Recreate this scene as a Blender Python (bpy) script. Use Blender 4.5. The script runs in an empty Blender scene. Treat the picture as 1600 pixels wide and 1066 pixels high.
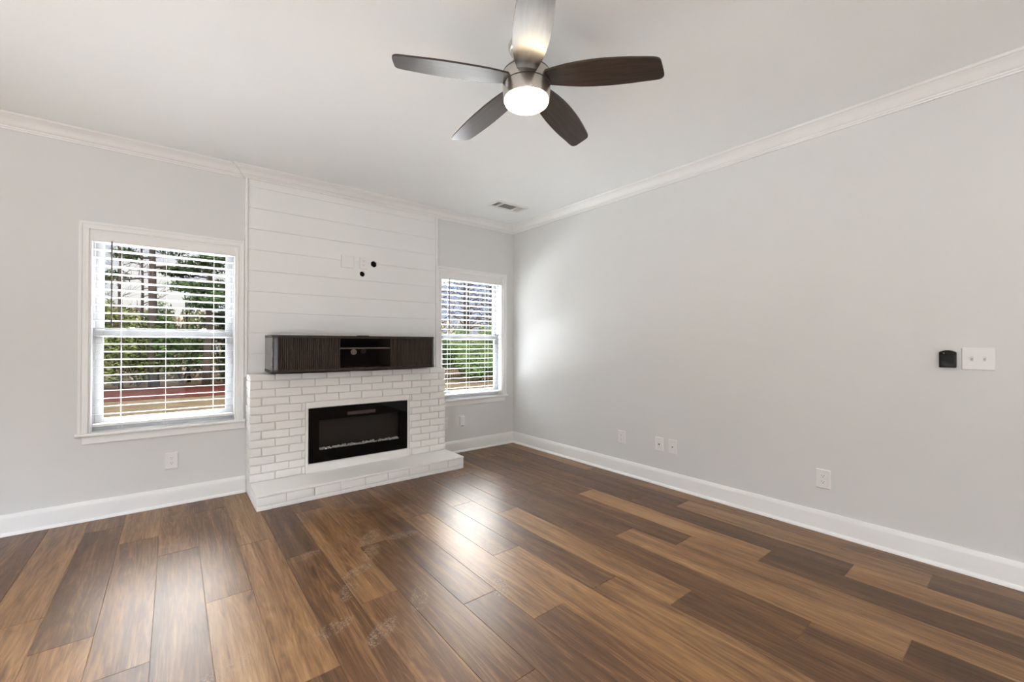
import bpy, bmesh, math, random
from mathutils import Vector, Matrix
random.seed(7)
SC = bpy.context.scene
COL = SC.collection
PI = math.pi
XR, YB, H = 3.398, 4.222, 2.74          # right wall, back wall, ceiling height
XL, YF = -3.1, -3.6                     # left wall and the wall behind the camera

# ---------------------------------------------------------------- camera
cam_d = bpy.data.cameras.new('camera'); cam = bpy.data.objects.new('camera', cam_d); COL.objects.link(cam)
yaw, pitch, roll = 0.674701, 0.0066958, 0.00107079
fw = Vector((math.sin(yaw)*math.cos(pitch), math.cos(yaw)*math.cos(pitch), math.sin(pitch)))
rx = Vector((math.cos(yaw), -math.sin(yaw), 0)); up = rx.cross(fw)
r_ = rx*math.cos(roll)+up*math.sin(roll); u_ = -rx*math.sin(roll)+up*math.cos(roll)
m3 = Matrix((r_, u_, -fw)).transposed()
cam.matrix_world = Matrix.Translation((0, 0, 1.2523)) @ m3.to_4x4()
cam_d.sensor_width = 36; cam_d.lens = 662.07/1600*36; cam_d.clip_start = .02; cam_d.clip_end = 300
SC.camera = cam

# ---------------------------------------------------------------- light, world, exposure
SC.view_settings.view_transform = 'Standard'; SC.view_settings.look = 'None'
SC.view_settings.gamma = 1; SC.view_settings.use_curve_mapping = False
SC.view_settings.exposure = 2.48
SC.cycles.use_denoising = True
SC.cycles.max_bounces = 12; SC.cycles.diffuse_bounces = 8; SC.cycles.glossy_bounces = 4
SC.cycles.transparent_max_bounces = 24; SC.cycles.sample_clamp_indirect = 6
W = bpy.data.worlds.new('sky'); SC.world = W; W.use_nodes = True
nt = W.node_tree; nt.nodes.clear()
out = nt.nodes.new('ShaderNodeOutputWorld'); bg = nt.nodes.new('ShaderNodeBackground')
tc = nt.nodes.new('ShaderNodeTexCoord'); sep = nt.nodes.new('ShaderNodeSeparateXYZ')
nt.links.new(tc.outputs['Generated'], sep.inputs[0])
ramp = nt.nodes.new('ShaderNodeValToRGB')
el = ramp.color_ramp.elements
el[0].position = 0.0; el[0].color = (.66, .80, 1.12, 1)
el[1].position = 1.0; el[1].color = (.72, .82, .97, 1)
nt.links.new(sep.outputs['Z'], ramp.inputs[0])
noi = nt.nodes.new('ShaderNodeTexNoise'); noi.inputs['Scale'].default_value = 5; noi.inputs['Detail'].default_value = 6
nt.links.new(tc.outputs['Generated'], noi.inputs['Vector'])
cr = nt.nodes.new('ShaderNodeValToRGB'); cr.color_ramp.elements[0].position = .45; cr.color_ramp.elements[1].position = .62
nt.links.new(noi.outputs['Fac'], cr.inputs[0])
mix = nt.nodes.new('ShaderNodeMix'); mix.data_type = 'RGBA'
nt.links.new(cr.outputs['Color'], mix.inputs[0]); nt.links.new(ramp.outputs[0], mix.inputs[6]); mix.inputs[7].default_value = (1.25, 1.24, 1.19, 1)
# high sky brightened above the view to light the room: strength grows with elevation
mr = nt.nodes.new('ShaderNodeMapRange'); mr.inputs['From Min'].default_value = .23; mr.inputs['From Max'].default_value = .9
SKY_LOW, SKY_HIGH = .135, 13.5
mr.inputs['To Min'].default_value = SKY_LOW; mr.inputs['To Max'].default_value = SKY_HIGH
nt.links.new(sep.outputs['Z'], mr.inputs['Value'])
# warm glow added high in the sky to put sheen on the floor
vd = nt.nodes.new('ShaderNodeVectorMath'); vd.operation = 'DOT_PRODUCT'; nt.links.new(tc.outputs['Generated'], vd.inputs[0])
vd.inputs[1].default_value = Vector((.36, .78, .58)).normalized()
GLOW = 12.5
gl = nt.nodes.new('ShaderNodeMapRange'); gl.interpolation_type = 'SMOOTHSTEP'; gl.inputs['From Min'].default_value = .89; gl.inputs['From Max'].default_value = .98; gl.inputs['To Max'].default_value = GLOW
nt.links.new(vd.outputs['Value'], gl.inputs['Value'])
bg2 = nt.nodes.new('ShaderNodeBackground'); bg2.inputs[0].default_value = (1, .92, .80, 1); nt.links.new(gl.outputs[0], bg2.inputs[1])
ad = nt.nodes.new('ShaderNodeAddShader'); nt.links.new(bg.outputs[0], ad.inputs[0]); nt.links.new(bg2.outputs[0], ad.inputs[1])
nt.links.new(mix.outputs[2], bg.inputs[0]); nt.links.new(mr.outputs[0], bg.inputs[1]); nt.links.new(ad.outputs[0], out.inputs[0])
sd = bpy.data.lights.new('sun', 'SUN'); sd.energy = 1.2; sd.angle = .02; sd.color = (1, .94, .85)
sun = bpy.data.objects.new('sun', sd); COL.objects.link(sun)
sun.rotation_euler = Vector((-.75, .45, -.62)).to_track_quat('-Z', 'Y').to_euler(); sun.location = (8, -6, 9)
def portal(name, loc, rot, sx, sy):
    d = bpy.data.lights.new(name, 'AREA'); d.shape = 'RECTANGLE'; d.size = sx; d.size_y = sy; d.cycles.is_portal = True
    o = bpy.data.objects.new(name, d); COL.objects.link(o); o.location = loc; o.rotation_euler = rot
portal('portal_a', (-.026, YB+.2, 1.34), (PI/2+PI, 0, 0), .9, 1.5)
portal('portal_b', (2.79, YB+.2, 1.34), (PI/2+PI, 0, 0), .9, 1.5)
# openings of the unseen sides: added on the left and behind the camera to admit light
LD = (-1.5, 2.2, 0.0, 2.3)      # y0,y1,z0,z1 in the left wall
FD = (-2.8, 0.2, 0.0, 2.45)      # x0,x1,z0,z1 in the front wall
portal('portal_c', (XL-.16, (LD[0]+LD[1])/2, (LD[2]+LD[3])/2), (PI/2, 0, -PI/2), LD[1]-LD[0], LD[3]-LD[2])
portal('portal_d', ((FD[0]+FD[1])/2, YF-.16, (FD[2]+FD[3])/2), (PI/2, 0, 0), FD[1]-FD[0], FD[3]-FD[2])

# ---------------------------------------------------------------- materials
def srgb(r, g, b):
    f = lambda c: (c/255/12.92) if c/255 <= .04045 else ((c/255+.055)/1.055)**2.4
    return (f(r), f(g), f(b), 1)
def mat(name, col, rough=.5, metal=0., spec=.5, bump=None, emit=None, coat=0., var=0., aniso=0.):
    m = bpy.data.materials.new(name); m.use_nodes = True; n = m.node_tree; p = n.nodes['Principled BSDF']
    p.inputs['Base Color'].default_value = col; p.inputs['Roughness'].default_value = rough; p.inputs['Metallic'].default_value = metal
    p.inputs['Specular IOR Level'].default_value = spec; p.inputs['Coat Weight'].default_value = coat; p.inputs['Coat Roughness'].default_value = .15
    p.inputs['Anisotropic'].default_value = aniso
    if emit: p.inputs['Emission Color'].default_value = emit[0]; p.inputs['Emission Strength'].default_value = emit[1]
    t = n.nodes.new('ShaderNodeTexCoord')
    if bump:   # (scale, strength, distance)
        no = n.nodes.new('ShaderNodeTexNoise'); no.inputs['Scale'].default_value = bump[0]; no.inputs['Detail'].default_value = 4
        b = n.nodes.new('ShaderNodeBump'); b.inputs['Strength'].default_value = bump[1]; b.inputs['Distance'].default_value = bump[2]
        n.links.new(t.outputs['Object'], no.inputs['Vector']); n.links.new(no.outputs['Fac'], b.inputs['Height']); n.links.new(b.outputs[0], p.inputs['Normal'])
    if var:
        no = n.nodes.new('ShaderNodeTexNoise'); no.inputs['Scale'].default_value = 1.7 if var < .1 else 9; no.inputs['Detail'].default_value = 5
        mx = n.nodes.new('ShaderNodeMix'); mx.data_type = 'RGBA'
        n.links.new(t.outputs['Object'], no.inputs['Vector']); n.links.new(no.outputs['Fac'], mx.inputs[0])
        mx.inputs[6].default_value = tuple(c*(1-var) for c in col[:3])+(1,); mx.inputs[7].default_value = tuple(min(1, c*(1+var)) for c in col[:3])+(1,)
        n.links.new(mx.outputs[2], p.inputs['Base Color'])
    return m
M = {}
M['wall'] = mat('greige_wall_paint', (.652, .657, .648, 1), .75, bump=(220, .08, .002), var=.02)
M['ceil'] = mat('ceiling_paint', (.852, .882, .888, 1), .85, bump=(160, .08, .002), var=.02)
M['trim'] = mat('white_trim_paint', (.765, .768, .755, 1), .35, var=.015)
M['ship'] = mat('white_shiplap_paint', (.755, .762, .752, 1), .5, var=.03, bump=(30, .06, .002))
M['vinyl'] = mat('white_vinyl', (.47, .48, .49, 1), .3)
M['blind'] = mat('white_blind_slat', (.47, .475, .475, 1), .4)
M['plastic'] = mat('white_plastic', (.74, .735, .72, 1), .3)
M['slot'] = mat('dark_slot', (.03, .028, .025, 1), .5)
M['black_plastic'] = mat('black_plastic', (.006, .005, .004, 1), .3, spec=.25)
M['shade_sheet'] = mat('cavity_shade', (.02, .018, .015, 1), .9)
M['walnut_wand'] = mat('brown_wand', (.10, .075, .055, 1), .4)
M['cord'] = mat('white_cord', (.75, .75, .73, 1), .7)
M['dgray'] = mat('register_shadow', (.22, .22, .21, 1), .7)
M['nickel'] = mat('brushed_nickel', (.62, .585, .54, 1), .22, metal=1, aniso=.7)
M['lens'] = mat('lamp_lens', (1, .97, .9, 1), .4, emit=((1, .80, .52, 1), 12.0))
M['glassblk'] = mat('black_glass', (.003, .003, .003, 1), .03, spec=.18)
M['firebox'] = mat('firebox_back', (.030, .024, .019, 1), .6)
M['crystal'] = mat('crystal', (.92, .92, .92, 1), .12, spec=1.0)
M['bark'] = mat('bark', (.014, .0105, .0085, 1), .9, var=.35, spec=0)
M['barkpine'] = mat('pine_bark', (.015, .011, .0085, 1), .9, var=.3, spec=0)
M['roof'] = mat('roof', (.1, .09, .085, 1), .9)
M['siding'] = mat('siding', (.5, .5, .48, 1), .8)

def pane_mat(name, tint=.96, refl=1.0):
    m = bpy.data.materials.new(name); m.use_nodes = True; n = m.node_tree; n.nodes.clear()
    o = n.nodes.new('ShaderNodeOutputMaterial'); t = n.nodes.new('ShaderNodeBsdfTransparent'); g = n.nodes.new('ShaderNodeBsdfGlossy')
    f = n.nodes.new('ShaderNodeFresnel'); f.inputs['IOR'].default_value = 1.45; x = n.nodes.new('ShaderNodeMixShader')
    t.inputs[0].default_value = (tint, tint, tint, 1); g.inputs['Roughness'].default_value = .0; g.inputs[0].default_value = (refl, refl, refl, 1)
    n.links.new(f.outputs[0], x.inputs[0]); n.links.new(t.outputs[0], x.inputs[1]); n.links.new(g.outputs[0], x.inputs[2]); n.links.new(x.outputs[0], o.inputs[0])
    return m
M['pane'] = pane_mat('window_glass', .97, .3)
M['smoke'] = pane_mat('smoked_glass', .9, .25)

def wood_dark(name, c1, c2, rough, axis, scale=6, spec=.5, coat=0.):
    m = bpy.data.materials.new(name); m.use_nodes = True; n = m.node_tree; p = n.nodes['Principled BSDF']
    t = n.nodes.new('ShaderNodeTexCoord'); mp = n.nodes.new('ShaderNodeMapping')
    s = [scale*6]*3; s[axis] = scale*.35; mp.inputs['Scale'].default_value = s
    no = n.nodes.new('ShaderNodeTexNoise'); no.inputs['Scale'].default_value = 2.2; no.inputs['Detail'].default_value = 8; no.inputs['Distortion'].default_value = .6
    r = n.nodes.new('ShaderNodeValToRGB'); r.color_ramp.elements[0].position = .35; r.color_ramp.elements[1].position = .68
    r.color_ramp.elements[0].color = c1; r.color_ramp.elements[1].color = c2
    n.links.new(t.outputs['Object'], mp.inputs[0]); n.links.new(mp.outputs[0], no.inputs['Vector']); n.links.new(no.outputs['Fac'], r.inputs[0])
    n.links.new(r.outputs[0], p.inputs['Base Color']); p.inputs['Roughness'].default_value = rough; p.inputs['Specular IOR Level'].default_value = spec
    p.inputs['Coat Weight'].default_value = coat; p.inputs['Coat Roughness'].default_value = .2
    return m
M['cabinet'] = wood_dark('dark_stained_slats', (.022, .014, .010, 1), (.066, .046, .034, 1), .45, 2, spec=.3)
M['cabtop'] = wood_dark('dark_stained_frame', (.022, .016, .012, 1), (.045, .032, .025, 1), .42, 0, spec=.3)
M['cabside'] = wood_dark('dark_satin_side', (.03, .025, .021, 1), (.05, .04, .034, 1), .26, 2, spec=.7, coat=.35)
M['blade'] = wood_dark('espresso_blade', (.020, .013, .009, 1), (.048, .032, .023, 1), .32, 0, scale=4, spec=.5, coat=.25)

def brick_mat():
    m = mat('painted_brick', (.78, .775, .755, 1), .6); n = m.node_tree; p = n.nodes['Principled BSDF']
    t = n.nodes.new('ShaderNodeTexCoord')
    a = n.nodes.new('ShaderNodeTexNoise'); a.inputs['Scale'].default_value = 55; a.inputs['Detail'].default_value = 8; a.inputs['Roughness'].default_value = .65
    b = n.nodes.new('ShaderNodeBump'); b.inputs['Strength'].default_value = .55; b.inputs['Distance'].default_value = .004
    n.links.new(t.outputs['Object'], a.inputs['Vector']); n.links.new(a.outputs['Fac'], b.inputs['Height']); n.links.new(b.outputs[0], p.inputs['Normal'])
    return m
M['brick'] = brick_mat()
M['paint_smooth'] = mat('painted_mortar_smooth', (.78, .78, .76, 1), .55, bump=(60, .25, .002), var=.03)

# ---------------------------------------------------------------- mesh helpers
def nb(): return bmesh.new()
def box(bm, x0, x1, y0, y1, z0, z1, bev=0, seg=2):
    vs = [bm.verts.new(p) for p in ((x0,y0,z0),(x1,y0,z0),(x1,y1,z0),(x0,y1,z0),(x0,y0,z1),(x1,y0,z1),(x1,y1,z1),(x0,y1,z1))]
    fs = [bm.faces.new([vs[i] for i in f]) for f in ((0,3,2,1),(4,5,6,7),(0,1,5,4),(1,2,6,5),(2,3,7,6),(3,0,4,7))]
    if bev:
        es = list({e for f in fs for e in f.edges})
        bmesh.ops.bevel(bm, geom=es, offset=bev, segments=seg, profile=.5, affect='EDGES')
    return vs
def lathe(bm, prof, n=48, cx=0, cy=0):      # prof: list of (r, z)
    rings = []
    for r, z in prof:
        if r < 1e-6: rings.append([bm.verts.new((cx, cy, z))])
        else: rings.append([bm.verts.new((cx+r*math.cos(2*PI*i/n), cy+r*math.sin(2*PI*i/n), z)) for i in range(n)])
    for a, b in zip(rings, rings[1:]):
        for i in range(n):
            j = (i+1) % n
            q = [a[i % len(a)], a[j % len(a)], b[j % len(b)], b[i % len(b)]]
            q2 = []
            for v in q:
                if v not in q2: q2.append(v)
            if len(q2) > 2:
                try: bm.faces.new(q2)
                except ValueError: pass
    bmesh.ops.recalc_face_normals(bm, faces=bm.faces[:])
def tube(bm, pts, rad, n=8):
    pts = [Vector(p) for p in pts]; rings = []
    if not isinstance(rad, (list, tuple)): rad = [rad]*len(pts)
    for i, p in enumerate(pts):
        d = (pts[min(i+1, len(pts)-1)]-pts[max(i-1, 0)]).normalized()
        a = d.orthogonal().normalized() if abs(d.z) < .95 else Vector((1, 0, 0)); a = (a-d*a.dot(d)).normalized(); b = d.cross(a)
        rings.append([bm.verts.new(p+(a*math.cos(2*PI*k/n)+b*math.sin(2*PI*k/n))*rad[i]) for k in range(n)])
    for A, B in zip(rings, rings[1:]):
        for k in range(n): bm.faces.new((A[k], A[(k+1) % n], B[(k+1) % n], B[k]))
    bm.faces.new(rings[0][::-1]); bm.faces.new(rings[-1])
def prism_y(bm, poly, y0, y1, bev=0):       # poly in (x,z) extruded along y
    a = [bm.verts.new((x, y0, z)) for x, z in poly]; b = [bm.verts.new((x, y1, z)) for x, z in poly]
    fs = [bm.faces.new(a), bm.faces.new(b[::-1])]
    n = len(poly)
    for i in range(n): fs.append(bm.faces.new((a[i], b[i], b[(i+1) % n], a[(i+1) % n])))
    bmesh.ops.recalc_face_normals(bm, faces=fs)
    if bev: bmesh.ops.bevel(bm, geom=fs[0].edges[:], offset=bev, segments=2, profile=.5, affect='EDGES')
def rrect(x0, x1, z0, z1, r, n=5):
    P = []
    for cx, cz, a0 in ((x1-r, z1-r, 0), (x0+r, z1-r, 90), (x0+r, z0+r, 180), (x1-r, z0+r, 270)):
        for k in range(n+1):
            a = math.radians(a0+90*k/n); P.append((cx+r*math.cos(a), cz+r*math.sin(a)))
    return P
def disc(cx, cz, r, n=20): return [(cx+r*math.cos(2*PI*i/n), cz+r*math.sin(2*PI*i/n)) for i in range(n)]
def sweep(path, prof, to3, segs=None, closed=False):
    """path: 2-D points; prof: (offset to the left-hand side, height); to3(px, py, h) -> 3-D."""
    bm = nb(); P = [Vector(p) for p in path]; n = len(P)
    offs = []
    for i in range(n):
        ds = []
        if i > 0 or closed: ds.append((P[i]-P[i-1]).normalized())
        if i < n-1 or closed: ds.append((P[(i+1) % n]-P[i]).normalized())
        ns = [Vector((-d.y, d.x)) for d in ds]
        offs.append(ns[0] if len(ns) == 1 else (ns[0]+ns[1])/(1+ns[0].dot(ns[1])))
    for s in range(n if closed else n-1):
        if segs is not None and s not in segs: continue
        i, j = s, (s+1) % n
        A = [bm.verts.new(to3(*(P[i]+offs[i]*o), h)) for o, h in prof]; B = [bm.verts.new(to3(*(P[j]+offs[j]*o), h)) for o, h in prof]
        m = len(prof)
        for k in range(m): bm.faces.new((A[k], A[(k+1) % m], B[(k+1) % m], B[k]))
        bm.faces.new(A[::-1]); bm.faces.new(B)
    bmesh.ops.recalc_face_normals(bm, faces=bm.faces[:])
    return bm
def link(name, bm, m, parent=None, loc=None, smooth=False, autosm=None):
    me = bpy.data.meshes.new(name)
    if smooth or autosm:
        for f in bm.faces: f.smooth = True
    bm.to_mesh(me); bm.free(); o = bpy.data.objects.new(name, me); COL.objects.link(o)
    me.materials.append(m)
    if autosm: me.set_sharp_from_angle(angle=math.radians(autosm))
    if loc: o.location = loc
    if parent: o.parent = parent
    return o
def tag(o, label, cat, group=None, kind=None):
    o['label'] = label; o['category'] = cat
    if group: o['group'] = group
    if kind: o['kind'] = kind
    return o
def thing(name, label, cat, loc=(0, 0, 0), rz=0, group=None, kind=None):
    o = bpy.data.objects.new(name, None); COL.objects.link(o); o.empty_display_size = .05
    o.location = loc; o.rotation_euler = (0, 0, rz)
    return tag(o, label, cat, group, kind)
def struct(name, bm, m, label, cat, **k):
    return tag(link(name, bm, m, **k), label, cat, kind='structure')

# ================================================================ THE SETTING
# ---- floor: one mesh, planks laid along y with real joints
def floor_mat():
    m = bpy.data.materials.new('vinyl_plank'); m.use_nodes = True; n = m.node_tree; p = n.nodes['Principled BSDF']; L = n.links.new
    N = lambda t: n.nodes.new(t)
    def math_(op, a, b=None, c=None):
        q = N('ShaderNodeMath'); q.operation = op
        for i, v in enumerate((a, b, c)):
            if v is None: continue
            if isinstance(v, (int, float)): q.inputs[i].default_value = v
            else: L(v, q.inputs[i])
        return q.outputs[0]
    def mixc(f, a, b, mode='MIX'):
        q = N('ShaderNodeMix'); q.data_type = 'RGBA'; q.blend_type = mode
        for i, v in ((0, f), (6, a), (7, b)):
            if isinstance(v, (int, float, tuple)): q.inputs[i].default_value = v
            else: L(v, q.inputs[i])
        return q.outputs[2]
    def ramp(f, pts):
        q = N('ShaderNodeValToRGB'); e = q.color_ramp.elements
        while len(e) < len(pts): e.new(.5)
        for k, (pos, c) in enumerate(pts): e[k].position = pos; e[k].color = c
        L(f, q.inputs[0]); return q.outputs[0]
    tc = N('ShaderNodeTexCoord'); at = N('ShaderNodeAttribute'); at.attribute_name = 'plank'
    sp = N('ShaderNodeSeparateXYZ'); L(at.outputs['Color'], sp.inputs[0])      # tone, rand1, rand2
    vm = N('ShaderNodeVectorMath'); vm.operation = 'MULTIPLY_ADD'; L(at.outputs['Color'], vm.inputs[0]); vm.inputs[1].default_value = (0, 37, 53); L(tc.outputs['Object'], vm.inputs[2])
    def noise(scale, det, dist, sc, rough=.55):
        mp = N('ShaderNodeMapping'); mp.inputs['Scale'].default_value = sc; L(vm.outputs[0], mp.inputs[0])
        q = N('ShaderNodeTexNoise'); q.inputs['Scale'].default_value = scale; q.inputs['Detail'].default_value = det; q.inputs['Distortion'].default_value = dist; q.inputs['Roughness'].default_value = rough
        L(mp.outputs[0], q.inputs['Vector']); return q.outputs['Fac']
    grain = noise(1, 7, .4, (120, 5, 120), .65)
    wide = noise(1, 4, .8, (14, .9, 14))
    cath = noise(1, 3, 1.5, (7, .55, 7))
    streak = noise(1, 6, .3, (160, 5, 160), .7)
    # growth ring figure
    fig = math_('PINGPONG', math_('MULTIPLY', cath, 9.0), .5)
    tone = math_('ADD', math_('MULTIPLY', sp.outputs[0], .62), math_('MULTIPLY', math_('SUBTRACT', wide, .5), .8))
    tone = math_('ADD', tone, math_('MULTIPLY', math_('SUBTRACT', grain, .5), .62))
    tone = math_('ADD', tone, math_('MULTIPLY', math_('SUBTRACT', fig, .25), .30))
    tone = math_('ADD', tone, .095)
    base = ramp(tone, [(0.0, (.036, .0145, .0042, 1)), (.30, (.110, .049, .0165, 1)), (.6, (.255, .136, .054, 1)), (1.0, (.48, .305, .155, 1))])
    # grey-brown or red-brown cast from plank to plank
    base = mixc(math_('MULTIPLY', sp.outputs[1], .2), base, mixc(1.0, base, (.80, .98, 1.15, 1), 'MULTIPLY'))
    pores = ramp(streak, [(.28, (.35, .3, .28, 1)), (.42, (1, 1, 1, 1))])
    base = mixc(.75, base, mixc(1.0, base, pores, 'MULTIPLY'))
    knot = ramp(noise(1, 2, 1.0, (9, 1.6, 9)), [(.22, (.30, .25, .22, 1)), (.31, (1, 1, 1, 1))])
    base = mixc(.8, base, mixc(1.0, base, knot, 'MULTIPLY'))
    # dusty footprints: an oval for each sole with a lug pattern in it
    vor = N('ShaderNodeTexVoronoi'); vor.inputs['Scale'].default_value = 62; vor.feature = 'DISTANCE_TO_EDGE'; L(tc.outputs['Object'], vor.inputs['Vector'])
    lug = math_('GREATER_THAN', vor.outputs['Distance'], .10)
    blot = N('ShaderNodeTexNoise'); blot.inputs['Scale'].default_value = 22; blot.inputs['Detail'].default_value = 3; L(tc.outputs['Object'], blot.inputs['Vector'])
    bl = math_('GREATER_THAN', blot.outputs['Fac'], .47)
    so = N('ShaderNodeSeparateXYZ'); L(tc.outputs['Object'], so.inputs[0])
    tot = None
    for (x, y, ang, ln, wd, st) in FOOT:
        c, s = math.cos(math.radians(ang)), math.sin(math.radians(ang))
        dx = math_('SUBTRACT', so.outputs[0], x); dy = math_('SUBTRACT', so.outputs[1], y)
        uu = math_('DIVIDE', math_('ADD', math_('MULTIPLY', dx, c), math_('MULTIPLY', dy, s)), ln)
        vv = math_('DIVIDE', math_('SUBTRACT', math_('MULTIPLY', dy, c), math_('MULTIPLY', dx, s)), wd)
        d2 = math_('ADD', math_('MULTIPLY', uu, uu), math_('MULTIPLY', vv, vv))
        q = N('ShaderNodeMapRange'); q.inputs['From Min'].default_value = 1; q.inputs['From Max'].default_value = .55; q.inputs['To Max'].default_value = st; L(d2, q.inputs['Value'])
        tot = q.outputs[0] if tot is None else math_('MAXIMUM', tot, q.outputs[0])
    dust = math_('MULTIPLY', math_('MULTIPLY', tot, lug), math_('ADD', math_('MULTIPLY', bl, .75), .25))
    base = mixc(dust, base, (.34, .28, .22, 1))
    L(base, p.inputs['Base Color'])
    rg = N('ShaderNodeMapRange'); rg.inputs['To Min'].default_value = .31; rg.inputs['To Max'].default_value = .44; L(blot.outputs['Fac'], rg.inputs['Value'])
    L(math_('ADD', rg.outputs[0], math_('MULTIPLY', dust, .25)), p.inputs['Roughness'])
    p.inputs['Specular IOR Level'].default_value = .5
    b = N('ShaderNodeBump'); b.inputs['Strength'].default_value = .12; b.inputs['Distance'].default_value = .002; L(grain, b.inputs['Height']); L(b.outputs[0], p.inputs['Normal'])
    return m
FOOT = [(1.12, 3.30, -35, .10, .05, .45), (1.0, 2.72, 50, .14, .055, .5), (.93, 2.52, 55, .12, .05, .4), (1.18, 2.62, -10, .13, .05, .45),
        (1.52, 2.62, 35, .13, .05, .4), (.62, 2.72, 20, .11, .045, .35), (.80, 2.36, 25, .11, .045, .45), (.70, 2.20, 60, .10, .05, .35),
        (.72, 1.80, 35, .12, .05, .4), (.55, 1.95, 15, .12, .05, .35), (.95, 1.92, 60, .12, .05, .3), (1.9, 2.75, 40, .12, .05, .3),
        (1.55, 2.10, 70, .13, .05, .3), (.15, 1.95, 30, .14, .055, .25), (1.34, 3.05, 5, .13, .05, .35), (1.32, 1.75, 60, .11, .05, .3)]
PW, PO, PL = .1935, .129, 1.395
JO = {-3: 2.54, -2: 2.198, -1: 3.25, 0: 2.52, 1: 1.71, 2: 2.75, 3: 2.05, 4: 2.62, 5: 1.74, 6: 1.449, 7: 2.03, 8: 1.44, 9: 1.118,
      10: 2.05, 11: 1.745, 12: 1.43, 13: 1.03, 14: .672, 15: .375, 16: 1.44}
TONE = {(-5, 1): .3, (-5, 2): .25, (-4, 2): .62, (-4, 1): .55, (-3, 1): .3, (-2, 1): .45, (-2, 2): .75, (-1, 1): .5, (-1, 2): .38, (0, 1): .42, (0, 2): .28, (1, 1): .66, (1, 0): .25, (2, 1): .2, (2, 0): .3,
        (3, 1): .55, (3, 0): .45, (7, 1): .2, (8, 1): .2, (9, 1): .65, (9, 0): .2, (8, 0): .55, (10, 1): .22, (10, 0): .25, (11, 1): .2, (11, 0): .68, (12, 1): .25, (12, 0): .6, (13, 1): .78, (13, 0): .22,
        (14, 1): .25, (14, 0): .7, (15, 1): .7, (15, 0): .15, (16, 1): .6, (16, 0): .5}
bm = nb(); lay = bm.loops.layers.float_color.new('plank'); rnd = random.Random(11)
box(bm, XL-.15, XR+.15, YF-.15, YB+.15, -.12, -.0025)
for r in range(-17, 17):
    x0, x1 = max(PO+PW*r, XL-.001), min(PO+PW*(r+1), XR+.001)
    if x1 <= x0: continue
    j = JO.get(r, rnd.uniform(0, PL)+.5); k0 = math.floor((YF-j)/PL)
    for k in range(k0, 8):
        y0, y1 = max(j+PL*k, YF), min(j+PL*(k+1), YB)
        if y1 <= y0: continue
        g = .0007; b_ = .0009
        outer = [(x0+g, y0+g), (x1-g, y0+g), (x1-g, y1-g), (x0+g, y1-g)]; inner = [(x0+g+b_, y0+g+b_), (x1-g-b_, y0+g+b_), (x1-g-b_, y1-g-b_), (x0+g+b_, y1-g-b_)]
        O = [bm.verts.new((x, y, -.0012)) for x, y in outer]; I = [bm.verts.new((x, y, 0)) for x, y in inner]; D = [bm.verts.new((x, y, -.0026)) for x, y in outer]
        fs = [bm.faces.new(I)]
        for q in range(4):
            fs.append(bm.faces.new((O[q], O[(q+1) % 4], I[(q+1) % 4], I[q]))); fs.append(bm.faces.new((D[q], D[(q+1) % 4], O[(q+1) % 4], O[q])))
        t = TONE.get((r, k+1), rnd.choice((.18, .25, .32, .45, .6, .72)) + rnd.uniform(-.05, .05)); c = (t, rnd.random(), rnd.random(), 1)
        for f in fs:
            for l in f.loops: l[lay] = c
struct('floor', bm, floor_mat(), 'brown wood-look plank floor with dusty footprints in front of the hearth', 'floor')

# ---- ceiling and outer shell
bm = nb(); box(bm, XL-.15, XR+.15, YF-.15, YB+.15, H, H+.15)
struct('ceiling', bm, M['ceil'], 'flat pale ceiling above the room', 'ceiling')
bm = nb(); box(bm, XL-.6, XR+.6, YF-.6, YB+.55, H+.15, H+.3); 
P = [(XL-.6, H+.3), (XR+.6, H+.3), ((XL+XR)/2, H+2.2)]
prism_y(bm, P, YF-.6, YB+.55)
struct('roof', bm, M['roof'], 'gabled roof over the room', 'roof')
# ---- walls
W1, W2, WZ0, WZ1, DEP = (-.467, .415), (2.35, 3.225), .615, 2.066, .15
bm = nb()
def wb(x0, x1, z0, z1, y0=YB, y1=YB+DEP): box(bm, x0, x1, y0, y1, z0, z1)
wb(XL-.15, W1[0], 0, H); wb(W2[1], XR+.15, 0, H)
wb(W1[0], W1[1], 0, WZ0-.02); wb(W1[0], W1[1], WZ1, H); wb(W2[0], W2[1], 0, WZ0-.02); wb(W2[0], W2[1], WZ1, H)
wb(W1[1], W2[0], 0, 1.75); wb(W1[1], W2[0], 2.25, H); wb(W1[1], 1.2, 1.75, 2.25); wb(1.85, W2[0], 1.75, 2.25); wb(1.2, 1.85, 1.75, 2.25, YB+.12, YB+DEP)
struct('wall_back', bm, M['wall'], 'light greige wall with the two windows and the fireplace', 'wall')
bm = nb(); box(bm, 1.205, 1.845, YB+.112, YB+.118, 1.755, 2.245)  # dark sheet put in for the shade inside the wall
struct('wall_cavity_shade', bm, M['shade_sheet'], 'dark sheet for the shade inside the wall behind the shiplap holes', 'wall')
bm = nb(); box(bm, XR, XR+.15, YF-.15, YB, 0, H)
struct('wall_right', bm, M['wall'], 'long blank light greige wall on the right', 'wall')
bm = nb(); box(bm, XL-.15, XL, YF-.15, LD[0], 0, H); box(bm, XL-.15, XL, LD[1], YB, 0, H); box(bm, XL-.15, XL, LD[0], LD[1], LD[3], H)
struct('wall_left', bm, M['wall'], 'greige wall with a wide opening added for light, out of view on the left', 'wall')
bm = nb(); box(bm, XL, FD[0], YF-.15, YF, 0, H); box(bm, FD[1], XR, YF-.15, YF, 0, H); box(bm, FD[0], FD[1], YF-.15, YF, FD[3], H)
struct('wall_front', bm, M['wall'], 'greige wall behind the camera with a wide opening added for light', 'wall')

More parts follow.
